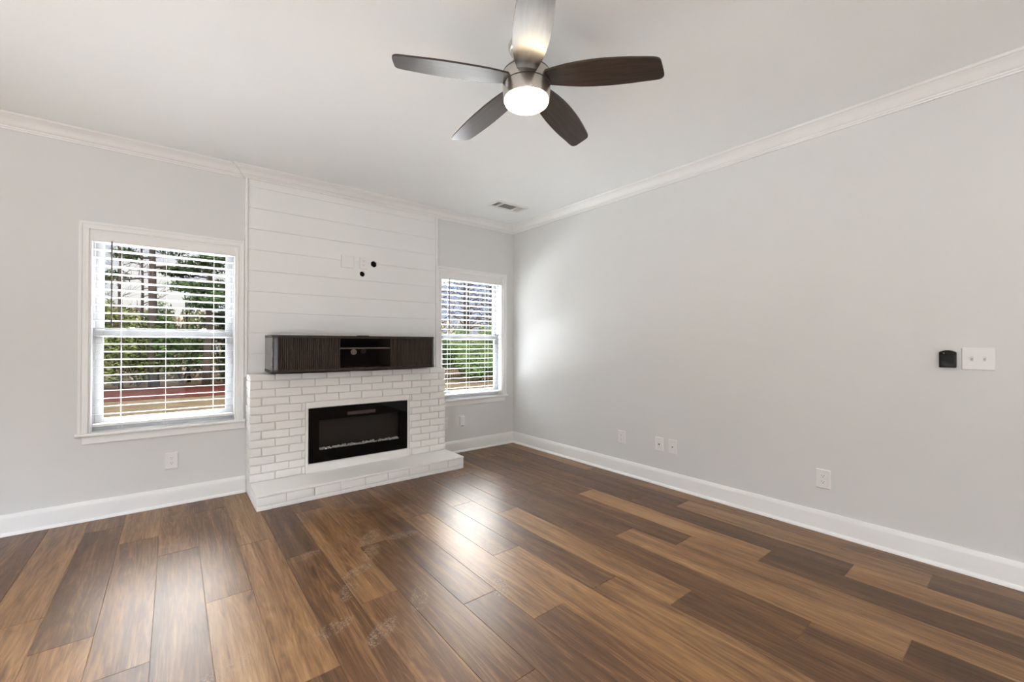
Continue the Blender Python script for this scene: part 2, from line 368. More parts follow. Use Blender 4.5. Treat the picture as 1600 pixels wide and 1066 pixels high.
# ---- crown moulding, one run round the room, jogging out round the shiplap
SX0, SX1, SD = .470, 2.295, .026
crown = [(0, H-.087), (.010, H-.087), (.012, H-.078), (.018, H-.076), (.020, H-.068), (.027, H-.065), (.034, H-.058), (.042, H-.045), (.052, H-.033), (.064, H-.024), (.074, H-.019), (.078, H-.014), (.086, H-.012), (.092, H-.006), (.0945, H-.0005), (0, H-.0005)]
path = [(XR, YF), (XR, YB), (SX1, YB), (SX1, YB-SD), (SX0, YB-SD), (SX0, YB), (XL, YB), (XL, YF)]
bm = sweep(path, crown, lambda x, y, h: (x, y, h), closed=True)
struct('trim_1', bm, M['trim'], 'white crown moulding running under the ceiling', 'crown moulding', autosm=25)
# ---- baseboards with shoe moulding
bp = [(0, .0005), (.034, .0005), (.0335, .007), (.031, .013), (.026, .018), (.0195, .0205), (.0165, .021), (.0165, .110), (.0155, .113), (.010, .131), (.007, .1365), (0, .1365)]
FX0, FX1, FY = .487, 2.285, YB-.22
HX0, HX1, HY, HZ = .489, 2.292, 3.645, .118
bpath = [(XR, YF), (XR, YB), (FX1+.002, YB)]
struct('baseboard_right', sweep(bpath, bp, lambda x, y, h: (x, y, h), segs=[0]), M['trim'], 'white baseboard along the foot of the long right wall', 'baseboard', autosm=25)
b2 = sweep(bpath, bp, lambda x, y, h: (x, y, h), segs=[1])
b3 = sweep([(FX0-.002, YB), (XL, YB), (XL, LD[1])], bp, lambda x, y, h: (x, y, h))
me = bpy.data.meshes.new('t'); b3.to_mesh(me); b2.from_mesh(me); b3.free(); bpy.data.meshes.remove(me)
struct('baseboard_back', b2, M['trim'], 'white baseboard on both sides of the fireplace', 'baseboard', autosm=25)

# ---- windows
case = [(0, 0), (0, .010), (.004, .013), (.012, .013), (.016, .0105), (.034, .0115), (.038, .016), (.046, .018), (.052, .018), (.055, .015), (.055, 0)]
def window(n, X0, X1, wl, wr, label):
    root = thing('window_%d' % n, label, 'window', ((X0+X1)/2, YB, WZ0), kind='structure')
    ox, oy, oz = root.location
    T = lambda x, z, h: (x-ox, -h, z-oz)
    # casing (left leg, head, right leg)
    pr = lambda w: [(o*w/.055, h) for o, h in case]
    bm = sweep([(X0, WZ0), (X0, WZ1), (X1, WZ1), (X1, WZ0)], pr(wl), T)
    link('window_casing', bm, M['trim'], root, autosm=25)
    w = X1-X0; x0 = X0-ox; x1 = X1-ox; h = WZ1-WZ0
    # jamb lining
    bm = nb(); box(bm, x0, x0+.012, 0, DEP, 0, h); box(bm, x1-.012, x1, 0, DEP, 0, h); box(bm, x0+.012, x1-.012, 0, DEP, h-.012, h)
    link('window_jamb', bm, M['trim'], root)
    bm = nb()
    a = x0-wl-.012; b = x1+wr+.012
    if n == 1: b = x1+.062
    if n == 2: a = x0-.052
    P = [(-.034, -.020), (-.038, -.014), (-.038, -.006), (-.034, 0), (0, 0), (0, -.02)]
    va = [bm.verts.new((a, y, z)) for y, z in P]; vb = [bm.verts.new((b, y, z)) for y, z in P]; m = len(P)
    bm.faces.new(va); bm.faces.new(vb[::-1])
    for k in range(m): bm.faces.new((va[k], vb[k], vb[(k+1) % m], va[(k+1) % m]))
    bmesh.ops.recalc_face_normals(bm, faces=bm.faces[:])
    box(bm, x0, x1, .0, DEP+.02, -.02, 0)
    link('window_stool', bm, M['trim'], root, autosm=30)
    bm = nb(); a2 = a+.035 if n == 1 else a; b2 = b-.035 if n == 2 else b
    box(bm, a2, b2, -.014, 0, -.075, -.02, bev=.002)
    link('window_apron', bm, M['trim'], root)
    # vinyl frame + two sashes
    bm = nb(); F = .022
    box(bm, x0+.012, x0+F, .075, .145, 0, h); box(bm, x1-F, x1-.012, .075, .145, 0, h); box(bm, x0+F, x1-F, .075, .145, h-F-.012, h-.012); box(bm, x0+F, x1-F, .075, .145, 0, .018)
    link('window_frame', bm, M['vinyl'], root)
    zm = 1.325-WZ0
    def sash(z0, z1, y0, y1, rb, rt):
        s = nb(); st = .045
        box(s, x0+F, x0+F+st, y0, y1, z0, z1, .002, 1); box(s, x1-F-st, x1-F, y0, y1, z0, z1, .002, 1)
        box(s, x0+F+st, x1-F-st, y0, y1, z0, z0+rb, .002, 1); box(s, x0+F+st, x1-F-st, y0, y1, z1-rt, z1, .002, 1)
        so = link('window_sash', s, M['vinyl'], root)
        g = nb(); ym = (y0+y1)/2; g_ = [g.verts.new(p) for p in ((x0+F+st, ym, z0+rb), (x1-F-st, ym, z0+rb), (x1-F-st, ym, z1-rt), (x0+F+st, ym, z1-rt))]; g.faces.new(g_)
        link('glass_pane', g, M['pane'], so)
        return so
    s_lo = sash(.018, zm+.028, .080, .108, .07, .055)
    sash(zm-.02, h-.034, .112, .140, .05, .04)
    for dx in (-.22, .22):
        l = nb(); box(l, dx-.03, dx+.03, .084, .106, zm+.028, zm+.036, .002, 1); box(l, dx-.012, dx+.02, .08, .10, zm+.036, zm+.048, .003, 2)
        link('sash_lock', l, M['vinyl'], s_lo)
    return root
window(1, W1[0], W1[1], .053, .053, 'double-hung window with white casing to the left of the fireplace')
window(2, W2[0], W2[1], .055, .055, 'double-hung window with white casing between the fireplace and the right wall')

# ---- blinds
def blind(X0, X1, label, wandx, cords):
    cx = (X0+X1)/2; root = thing('window_blind', label, 'blind', (cx, YB+.036, 1.99), group='white slatted window blinds')
    x0, x1 = X0+.014-cx, X1-.014-cx; y = 0; hw = .0315
    bm = nb(); box(bm, x0, x1, -.022, .030, .012, .060, .002, 1); link('headrail', bm, M['trim'], root)
    bm = nb(); prism = [( -.036, -.002), (-.034, .004), (-.034, .058), (-.032, .066), (-.024, .066), (-.024, -.004), (-.033, -.006)]
    va = [bm.verts.new((x0-.002, yy, z)) for yy, z in prism]; vb = [bm.verts.new((x1+.002, yy, z)) for yy, z in prism]
    bm.faces.new(va); bm.faces.new(vb[::-1])
    for k in range(7): bm.faces.new((va[k], vb[k], vb[(k+1) % 7], va[(k+1) % 7]))
    bmesh.ops.recalc_face_normals(bm, faces=bm.faces[:]); link('valance', bm, M['trim'], root)
    bm = nb(); th = math.radians(4.5)
    for k in range(23):
        z = -.002-.0569*k
        prev = None; n = 5
        top = []; bot = []
        for i in range(n):
            t = -1+2*i/(n-1); yy = hw*t; zz = .0025*(1-t*t)
            yy, zz = yy*math.cos(th)+zz*math.sin(th), -yy*math.sin(th)+zz*math.cos(th)
            top.append((yy, z+zz+.0015)); bot.append((yy, z+zz-.0015))
        ring = top+bot[::-1]
        a = [bm.verts.new((x0+.004, p, q)) for p, q in ring]; b = [bm.verts.new((x1-.004, p, q)) for p, q in ring]; m = len(ring)
        bm.faces.new(a); bm.faces.new(b[::-1])
        for i in range(m): bm.faces.new((a[i], b[i], b[(i+1) % m], a[(i+1) % m]))
    bmesh.ops.recalc_face_normals(bm, faces=bm.faces[:]); link('slats', bm, M['blind'], root, autosm=40)
    bm = nb(); zb = -1.325; box(bm, x0+.004, x1-.004, -hw*.85, hw*.85, zb-.012, zb+.008, .004, 2); link('bottom_rail', bm, M['trim'], root)
    for c in cords:
        bm = nb(); cxx = c-cx
        for yy in (-hw-.001, hw+.001): tube(bm, [(cxx, yy, .01), (cxx, yy, zb)], .0011, 5)
        for dx in (-.004, .004): tube(bm, [(cxx+dx, yy_ if False else -hw-.0015, zb), (cxx+dx*2, -hw-.004, zb-.012), (cxx+dx*3.2, -hw-.004, zb-.028), (cxx+dx, -hw-.004, zb-.034)], .0013, 5)
        link('ladder_cord', bm, M['cord'], root, smooth=True)
    bm = nb(); tube(bm, [(wandx-cx, -.042, .0), (wandx-cx, -.043, -.61)], .0045, 6); tube(bm, [(wandx-cx, -.03, .012), (wandx-cx, -.042, .0)], .002, 5)
    link('tilt_wand', bm, M['walnut_wand'], root, smooth=True)
blind(W1[0], W1[1], 'white slatted blind with a brown wand in the window left of the fireplace', -.35, (-.300, -.044, .261))
blind(W2[0], W2[1], 'white slatted blind with a brown wand in the window near the room corner', 2.461, (2.475, 2.735, 3.005))

# ---- shiplap panelling over the fireplace
bm = nb()
lines = [.90+.0]+[1.165+.178*k for k in range(9)]+[H-.06]
lines = [.985]+[1.165+.1782*k for k in range(9)]+[H-.07]
for a, b in zip(lines, lines[1:]): box(bm, SX0+.022, SX1-.023, YB-.020, YB-.0005, a+.0006, b-.0006, .0010, 1)
ship = link('t', bm, M['ship'])
cut = nb()
for cx, cz, r, n in ((1.577, 2.054, .034, 6), (1.462, 1.943, .026, 24)): prism_y(cut, [(cx+r*math.cos(2*PI*i/n+PI/6), cz+r*math.sin(2*PI*i/n+PI/6)) for i in range(n)], YB-.05, YB+.03)
cuto = link('c', cut, M['ship'])
md = ship.modifiers.new('b', 'BOOLEAN'); md.object = cuto; md.operation = 'DIFFERENCE'; md.solver = 'EXACT'; md.use_self = True
dg = bpy.context.evaluated_depsgraph_get(); me = bpy.data.meshes.new_from_object(ship.evaluated_get(dg))
bpy.data.objects.remove(ship); bpy.data.objects.remove(cuto)
o = bpy.data.objects.new('trim_2', me); COL.objects.link(o); tag(o, 'white shiplap boards with two cut holes above the fireplace', 'panelling', kind='structure')
bm = nb()
box(bm, SX0, SX0+.021, YB-.030, YB-.0005, .97, H-.083, .002, 1); link('trim_3', bm, M['trim']); 
tag(bpy.data.objects['trim_3'], 'narrow white vertical strip on the left edge of the shiplap', 'trim', kind='structure')
bm = nb(); box(bm, SX1-.022, SX1, YB-.030, YB-.0005, .97, H-.083, .002, 1); link('trim_4', bm, M['trim'])
tag(bpy.data.objects['trim_4'], 'narrow white vertical strip on the right edge of the shiplap', 'trim', kind='structure')

# ================================================================ FIREPLACE
fp = thing('fireplace', 'white painted brick fireplace surround with a low raised hearth', 'fireplace', ((FX0+FX1)/2, FY+.1, 0))
fx, fy = fp.location.x, fp.location.y
IN = (.926, 1.848, .199, .684)      # opening for the insert
SUR = (.904, 1.868, .118, .742)     # smooth band round it
FT = .996
bm = nb(); rb = random.Random(5)
# core behind the brick skin (with the opening left out)
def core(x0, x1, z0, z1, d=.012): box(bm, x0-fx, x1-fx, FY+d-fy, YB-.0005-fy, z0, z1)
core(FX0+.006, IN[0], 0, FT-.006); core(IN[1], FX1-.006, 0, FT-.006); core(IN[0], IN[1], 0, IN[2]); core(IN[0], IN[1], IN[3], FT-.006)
M['joint'] = mat('shade_toned_joint', (.66, .645, .615, 1), .8)  # darkened to put the depth shade between painted bricks into the colour
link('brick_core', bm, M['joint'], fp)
def brick(bm, x0, x1, y0, y1, z0, z1, jit=.0032, bev=.006):
    j = lambda: rb.uniform(-jit, jit)
    s = len(bm.verts); vs = box(bm, x0, x1, y0, y1, z0, z1)
    for v in vs: v.co += Vector((j(), j()*.9, j()))
    es = list({e for v in vs for e in v.link_edges})
    bmesh.ops.bevel(bm, geom=es, offset=bev, segments=2, profile=.6, affect='EDGES')
bm = nb(); g = .0035
rows = [FT, .945]+[.945-.0688*k for k in range(1, 13)]+[.05]
for i, (zt, zb_) in enumerate(zip(rows, rows[1:])):
    if zb_ < .06 and zt < .12: break
    off = .669 if i % 2 == 0 else .570
    xs = [FX0]+[x for x in [off+.2045*k for k in range(-2, 10)] if FX0+.03 < x < FX1-.03]+[FX1]
    for x0, x1 in zip(xs, xs[1:]):
        segs = [(x0, x1)]
        if zb_ < SUR[3]-.01 and zt > SUR[2]:          # clip by the smooth band
            segs = []
            if x0 < SUR[0]-.012: segs.append((x0, min(x1, SUR[0])))
            if x1 > SUR[1]+.012: segs.append((max(x0, SUR[1]), x1))
        for a, b in segs:
            if b-a < .02: continue
            gg = lambda x: 0 if abs(x-FX0) < 1e-4 or abs(x-FX1) < 1e-4 else g
            brick(bm, a+gg(a)-fx, b-gg(b)-fx, FY+rb.uniform(-.0015, .0015)-fy, FY+.05-fy, zb_+g, zt-(g if i else 0))
    # side returns
    for xx, sgn in ((FX0, 1), (FX1, -1)):
        ys = [FY+.001]+([FY+.10] if i % 2 else [FY+.205])
        for y0, y1 in zip(ys, ys[1:]+[YB]): pass
        y0, y1 = FY+.052, YB-.001
        x0_, x1_ = (xx, xx+.05) if sgn > 0 else (xx-.05, xx)
        brick(bm, x0_-fx, x1_-fx, y0-fy, y1-fy, zb_+g, zt-(g if i else 0))
link('brick_face', bm, M['brick'], fp, autosm=50)
# ledge mortar wash on top
bm = nb(); box(bm, FX0+.01-fx, FX1-.01-fx, FY+.02-fy, YB-.031-fy, FT-.02, FT-.001, .003, 1); link('mantel_ledge', bm, M['paint_smooth'], fp)
# smooth band: frame of four boards, joint lines visible
bm = nb(); y0 = FY-.002-fy; y1 = FY+.03-fy
box(bm, SUR[0]-fx, SUR[1]-fx, y0, y1, IN[3], SUR[3]-.004, .003, 1); box(bm, SUR[0]-fx, IN[0]-fx, y0, y1, SUR[2], IN[3], .002, 1); box(bm, IN[1]-fx, SUR[1]-fx, y0, y1, SUR[2], IN[3], .002, 1)
box(bm, IN[0]-fx, IN[1]-fx, y0, y1, SUR[2], IN[2], .002, 1)
link('insert_surround', bm, M['paint_smooth'], fp)
# hearth
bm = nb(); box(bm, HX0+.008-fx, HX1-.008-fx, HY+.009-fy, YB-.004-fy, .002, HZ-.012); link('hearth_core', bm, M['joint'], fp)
bm = nb()
zt = (.0345, .1015)
hx = [HX0]+[.689+.2035*k for k in range(8)]+[HX1]
for a, b in zip(hx, hx[1:]):
    brick(bm, a+(g if a > HX0 else 0)-fx, b-(g if b < HX1 else 0)-fx, HY-fy, HY+.09-fy, zt[0]+.002, zt[1]-.002, .002, .004)
hx2 = [HX0]+[.59+.2035*k for k in range(9)]+[HX1]
for a, b in zip(hx2, hx2[1:]):
    brick(bm, a-fx, b-fx, HY+.0005-fy, HY+.09-fy, .001, zt[0]-.001, .0012, .002)
    
for xx, s in ((HX0, 1), (HX1, -1)):
    ys = [HY+.092, HY+.29, HY+.49, YB-.004]
    if s < 0: ys = [HY+.092, HY+.29, HY+.49, YB-.004]
    for a, b in zip(ys, ys[1:]):
        x0_, x1_ = (xx, xx+.06) if s > 0 else (xx-.06, xx)
        brick(bm, x0_-fx, x1_-fx, a+g-fy, b-g-fy, zt[0]+.002, zt[1]-.002); brick(bm, x0_-fx, x1_-fx, a-fy, b-fy, .001, zt[0]-.001, .001, .002)
link('hearth', bm, M['brick'], fp, autosm=50)
bm = nb()
N = 60   # slightly uneven top slab
xs = [HX0-.001+(HX1-HX0+.002)*i/N for i in range(N+1)]
tv = []; 
for x in xs:
    e = rb.uniform(-.0018, .0018); tv.append([bm.verts.new((x-fx, HY-.002+e-fy, .1035)), bm.verts.new((x-fx, HY-.001+e-fy, HZ-.003)), bm.verts.new((x-fx, HY+.004-fy, HZ)), bm.verts.new((x-fx, YB-.004-fy, HZ+.001)), bm.verts.new((x-fx, YB-.004-fy, .1035))])
for A, B in zip(tv, tv[1:]):
    for k in range(5): bm.faces.new((A[k], B[k], B[(k+1) % 5], A[(k+1) % 5]))
bm.faces.new(tv[0]); bm.faces.new(tv[-1][::-1]); bmesh.ops.recalc_face_normals(bm, faces=bm.faces[:])
link('hearth_top', bm, M['paint_smooth'], fp)

# ---- electric insert
ins = thing('electric_fireplace', 'black glass-fronted electric fireplace set into the white brick', 'fireplace insert', (1.387, FY, .204))
ix, iz = 1.387, .204
def fr(bm, o, i, y0, y1):        # rectangular ring
    box(bm, o[0], i[0], y0, y1, o[2], o[3]); box(bm, i[1], o[1], y0, y1, o[2], o[3]); box(bm, i[0], i[1], y0, y1, o[2], i[2]); box(bm, i[0], i[1], y0, y1, i[3], o[3])
o_ = (.931-ix, 1.843-ix, 0, .475); w_ = (1.012-ix, 1.765-ix, .107, .371)
bm = nb(); fr(bm, o_, w_, -.012, -.004); link('glass_frame', bm, M['glassblk'], ins)
bm = nb(); vs = [bm.verts.new(p) for p in ((w_[0], -.009, w_[2]), (w_[1], -.009, w_[2]), (w_[1], -.009, w_[3]), (w_[0], -.009, w_[3]))]; bm.faces.new(vs); link('viewing_glass', bm, M['smoke'], ins)
bm = nb(); fr(bm, (o_[0]+.003, o_[1]-.003, .003, .472), (w_[0]-.01, w_[1]+.01, w_[2]-.01, w_[3]+.01), -.003, .012)
box(bm, w_[0]-.011, w_[1]+.011, .060, .064, w_[2]-.011, w_[3]+.011)
box(bm, w_[0]-.02, w_[0]-.011, .012, .10, w_[2]-.02, w_[3]+.02); box(bm, w_[1]+.011, w_[1]+.02, .012, .10, w_[2]-.02, w_[3]+.02)
box(bm, w_[0]-.011, w_[1]+.011, .012, .10, w_[2]-.02, w_[2]-.011); box(bm, w_[0]-.011, w_[1]+.011, .012, .10, w_[3]+.011, w_[3]+.02)
link('firebox', bm, M['firebox'], ins)
bm = nb()
prism_y(bm, rrect(1.252-ix, 1.52-ix, .392, .424, .012), -.0135, -.011)
link('heater_vent', bm, mat('vent_grille', (.035, .026, .026, 1), .35), ins)
bm = nb(); 
for k in range(3): box(bm, 1.262-ix, 1.51-ix, -.016, -.0125, .397+.008*k, .400+.008*k)
link('vent_bar', bm, mat('vent_bar', (.10, .075, .072, 1), .35), ins)
bm = nb(); rc = random.Random(3)
for k in range(220):
    x = rc.uniform(w_[0], w_[1]); r = rc.uniform(.006, .014)
    if rc.random() < .35 and abs(x-.2) < .12: continue
    c = Vector((x, rc.uniform(.0, .05), w_[2]-.004+r*.5)); 
    res = bmesh.ops.create_icosphere(bm, subdivisions=1, radius=r, matrix=Matrix.Translation(c))
    for v in res['verts']: v.co = c+(v.co-c)*rc.uniform(.6, 1.25)
tag_ = link('crystal_bed', bm, M['crystal'], ins); tag_['kind'] = 'stuff'; tag_['label'] = 'clear crystals lying along the bottom of the viewing glass'

# ---- floating media console
CX0, CX1, CZ0, CZ1, CD = .621, 2.097, 1.014, 1.322, .33
con = thing('media_console', 'dark wood floating media console with slatted sliding doors above the fireplace', 'media console', ((CX0+CX1)/2, YB-.021, CZ0))
cx = con.location.x; CW = (CX1-CX0)/2; ch = CZ1-CZ0
def footprint(in_=0., r=.045, d0=0., d1=CD):
    P = [(-CW+in_, -d0)]
    for k in range(9):
        a = PI+PI/2*k/8; P.append((-CW+in_+r+r*math.cos(a), -(d1-in_)+r+r*math.sin(a)))
    for k in range(9):
        a = 1.5*PI+PI/2*k/8; P.append((CW-in_-r+r*math.cos(a), -(d1-in_)+r+r*math.sin(a)))
    P.append((CW-in_, -d0)); return P
def prism_z(bm, poly, z0, z1, bev=0):
    a = [bm.verts.new((x, y, z0)) for x, y in poly]; b = [bm.verts.new((x, y, z1)) for x, y in poly]; n = len(poly)
    fs = [bm.faces.new(a), bm.faces.new(b)]
    for i in range(n): fs.append(bm.faces.new((a[i], a[(i+1) % n], b[(i+1) % n], b[i])))
    bmesh.ops.recalc_face_normals(bm, faces=fs)
bm = nb(); prism_z(bm, footprint(), ch-.022, ch); link('top_panel', bm, M['cabtop'], con, autosm=40)
bm = nb(); prism_z(bm, footprint(), 0, .022); link('bottom_panel', bm, M['cabtop'], con, autosm=40)
for s in (-1, 1):      # curved side shells
    bm = nb(); r = .045; t = .012; o1 = []; i1 = []
    o1.append((-CW, 0)); i1.append((-CW+t, 0))
    for k in range(11):
        a = PI+PI/2*k/10; o1.append((-CW+r+r*math.cos(a), -CD+r+r*math.sin(a))); i1.append((-CW+r+(r-t)*math.cos(a), -CD+r+(r-t)*math.sin(a)))
    P = [(x*(-s), y) for x, y in o1+i1[::-1]]
    prism_z(bm, P, .0221, ch-.0221); link('side_panel', bm, M['cabside'], con, autosm=40)
bm = nb(); box(bm, -CW+.013, CW-.013, -.012, -.002, .0221, ch-.0221); link('back_panel', bm, mat('dark_back', (.012, .008, .006, 1), .7, spec=.2), con)
xL, xRr = 1.152-cx, 1.632-cx
for x in (xL, xRr):
    bm = nb(); box(bm, x-.008, x+.008, -CD+.022, -.0125, .0222, ch-.0222); link('divider', bm, M['cabtop'], con)
bm = nb(); box(bm, xL+.0085, xRr-.0085, -CD+.03, -.0125, .190, .203); link('shelf', bm, mat('shelf_edge', (.075, .055, .045, 1), .35), con)
for a, b in ((-CW+.047, xL-.010), (xRr+.010, CW-.035)):
    bm = nb(); n = int((b-a)/.0155); w = (b-a)/n
    box(bm, a, b, -CD+.026, -CD+.03, .0225, ch-.0225)
    for k in range(n):
        P = [(a+w*k+w*.08, -CD+.026), (a+w*k+w*.08, -CD+.0185), (a+w*k+w*.22, -CD+.014), (a+w*k+w*.78, -CD+.014), (a+w*k+w*.92, -CD+.0185), (a+w*k+w*.92, -CD+.026)]
        prism_z(bm, P, .0225, ch-.0225)
    link('sliding_door', bm, M['cabinet'], con)
bm = nb(); prism_y(bm, disc(1.375-cx, 1.172-CZ0, .029, 28), -.016, -.0125); link('cable_hole_disc', bm, mat('hole_disc_beige', (.45, .39, .34, 1), .5), con)  # beige disc added in place of a cable hole showing the wall behind
bm = nb(); prism_y(bm, disc(1.470-cx, 1.180-CZ0, .026, 24), -.018, -.0125); link('cable_cap', bm, M['slot'], con)
bm = nb(); box(bm, 1.335-cx, 1.43-cx, -CD+.05, -CD+.12, ch+.0003, ch+.006, .002, 1)
link('top_grommet', bm, M['cabtop'], con)

# ================================================================ CEILING FAN
FCX, FCY = 1.357, 1.584
fan = thing('ceiling_fan', 'five-blade ceiling fan with brushed nickel housing and lit round lamp', 'ceiling fan', (FCX, FCY, H))
zz = lambda z: z-H
bm = nb(); lathe(bm, [(0, zz(2.7395)), (.078, zz(2.7395)), (.086, zz(2.733)), (.090, zz(2.722)), (.089, zz(2.708)), (.083, zz(2.696)), (.079, zz(2.693)), (.079, zz(2.690)), (.074, zz(2.684)), (.069, zz(2.672)), (.0665, zz(2.655)), (.0665, zz(2.642)), (.0, zz(2.642))], 64)
link('canopy', bm, M['nickel'], fan, autosm=35)
bm = nb(); lathe(bm, [(.0, zz(2.6415)), (.067, zz(2.6415)), (.070, zz(2.630)), (.078, zz(2.619)), (.092, zz(2.609)), (.105, zz(2.600)), (.113, zz(2.590)), (.115, zz(2.587)), (.1125, zz(2.585)), (.1125, zz(2.583)), (.116, zz(2.581)), (.1175, zz(2.56)), (.1175, zz(2.5245)), (.0, zz(2.5245))], 64)
link('motor_housing', bm, M['nickel'], fan, autosm=30)
bm = nb(); lathe(bm, [(0, zz(2.524)), (.1125, zz(2.524)), (.1125, zz(2.5205)), (.1175, zz(2.519)), (.1175, zz(2.50)), (.1145, zz(2.462)), (.112, zz(2.455)), (.105, zz(2.4535)), (0, zz(2.4535))], 64)
lk = link('light_kit', bm, M['nickel'], fan, autosm=30)
bm = nb(); lathe(bm, [(.0, zz(2.4530)), (.1085, zz(2.4530)), (.109, zz(2.449)), (.105, zz(2.440)), (.094, zz(2.432)), (.075, zz(2.4265)), (.045, zz(2.423)), (.0, zz(2.422))], 64)
link('lamp_lens', bm, M['lens'], fan, smooth=True)
vm_ = [(.10, -.054), (.15, -.066), (.20, -.075), (.26, -.081), (.32, -.084), (.38, -.0845), (.44, -.082), (.50, -.077), (.56, -.070), (.595, -.065)]
tipc = [(.610, -.061), (.620, -.054), (.627, -.042), (.634, -.015), (.642, .018), (.645, .033), (.643, .044), (.636, .053), (.624, .058), (.60, .061)]
vp_ = [(.56, .063), (.50, .068), (.44, .071), (.38, .0715), (.32, .070), (.26, .066), (.20, .059), (.15, .050), (.10, .040)]
outl = vm_+tipc+vp_
def blade_mesh():
    bm = nb(); t = .0045; pit = math.radians(10)
    # grid between the two edges
    us = sorted({u for u, _ in outl if u <= .60})
    def f(lst, u):
        lst = sorted(lst)
        for (a, b), (c, d) in zip(lst, lst[1:]):
            if a <= u <= c: return b+(d-b)*(u-a)/(c-a)
        return lst[-1][1] if u > lst[-1][0] else lst[0][1]
    P = outl
    def pos(u, v, h):
        z = -v*math.tan(pit)*min(1, .55+.45*(u-.1)/.2) + h - .045*(u-.1)/.54
        return (u, v, z)
    top = [bm.verts.new(pos(u, v, t)) for u, v in P]; bot = [bm.verts.new(pos(u, v, -t)) for u, v in P]
    ctop = []; n = len(P)
    # triangulate both faces
    e1 = [bm.edges.new((top[i], top[(i+1) % n])) for i in range(n)]; bmesh.ops.triangle_fill(bm, edges=e1, use_beauty=True)
    e2 = [bm.edges.new((bot[i], bot[(i+1) % n])) for i in range(n)]; bmesh.ops.triangle_fill(bm, edges=e2, use_beauty=True)
    rim = [bm.faces.new((top[i], bot[i], bot[(i+1) % n], top[(i+1) % n])) for i in range(n)]
    bmesh.ops.recalc_face_normals(bm, faces=bm.faces[:])
    return bm
bmb = blade_mesh(); b0 = link('blade', bmb, M['blade'], fan, autosm=30)
for zr in (2.584, 2.5225):
    bm = nb(); lathe(bm, [(.1128, zz(zr-.0016)), (.1166, zz(zr-.0016)), (.1166, zz(zr+.0016)), (.1128, zz(zr+.0016)), (.1128, zz(zr-.0016))], 64); link('seam_ring', bm, M['slot'], fan, smooth=True)
b0.location = (0, 0, 2.548-H); b0.rotation_euler = (0, 0, math.radians(-54.3))
for k in range(1, 5):
    b = b0.copy(); COL.objects.link(b); b.parent = fan; b.rotation_euler = (0, 0, math.radians(-54.3+72*k))

# ---- fill lights added in the unseen ceiling behind the camera to brighten the room
M['fill_disc'] = mat('fill_light_disc', (1, 1, 1, 1), .5, emit=((1, .98, .96, 1), 24.0))
for i, (x, y) in enumerate(((-1.8, -.9), (.3, -1.0), (2.3, -1.1), (-1.8, -2.7), (.3, -2.7), (2.3, -2.7))):
    d = thing('added_fill_light', 'round white fill light added in the ceiling behind the camera', 'fill light', (x, y, H), 0, 'added fill lights behind the camera')
    bm = nb(); lathe(bm, [(.075, -.0005), (.095, -.0005), (.095, -.006), (.088, -.008), (.075, -.004), (.075, -.0005)], 32); link('fill_light_ring', bm, M['trim'], d, smooth=True)
    bm = nb(); prism = [bm.verts.new((.075*math.cos(2*PI*k/32), -.075*math.sin(2*PI*k/32), -.003)) for k in range(32)]; bm.faces.new(prism); link('fill_light_diffuser', bm, M['fill_disc'], d)

# ================================================================ CEILING REGISTER
vx0, vx1, vy0, vy1 = 2.615, 3.028, 3.497, 3.700
reg = thing('ceiling_vent', 'white three-section air register in the ceiling near the corner', 'air vent', ((vx0+vx1)/2, (vy0+vy1)/2, H))
hx_, hy_ = (vx1-vx0)/2, (vy1-vy0)/2
secs = [(-.177, -.122), (-.098, .082), (.106, .172)]
bm = nb(); yi = .062
ps = [-hx_]+[v for s in secs for v in s]+[hx_]
box(bm, -hx_, hx_, -hy_, -yi, -.008, 0, .003, 1); box(bm, -hx_, hx_, yi, hy_, -.008, 0, .003, 1)
for a, b in zip(ps[::2], ps[1::2]): box(bm, a, b, -yi, yi, -.008, 0)
link('face_frame', bm, M['trim'], reg)
bm = nb(); box(bm, -.18, .175, -yi, yi, -.0012, -.0004); link('duct_opening_shade', bm, mat('duct_shade', (.34, .34, .33, 1), .7), reg)
for i, (a, b) in enumerate(secs):
    bm = nb(); 
    if i == 1:
        for k in range(12):
            y = -yi+.004+k*.0103; vs = [bm.verts.new(p) for p in ((a, y, -.0075), (b, y, -.0075), (b, y+.0085, -.002), (a, y+.0085, -.002))]; bm.faces.new(vs)
    else:
        n = 5 if i == 0 else 6; s = -1 if i == 0 else 1
        for k in range(n):
            w = (b-a)/n; x = a+w*k+(0 if s > 0 else w*.1)
            xa, xb = (x, x+w*.98) if s > 0 else (x+w*.75, x)
            vs = [bm.verts.new(p) for p in ((xa, -yi, -.002), (xa, yi, -.002), (xb, yi, -.0075), (xb, -yi, -.0075))]; bm.faces.new(vs)
    bmesh.ops.solidify(bm, geom=bm.faces[:], thickness=.0006)
    link('louver_bank', bm, M['trim'], reg)

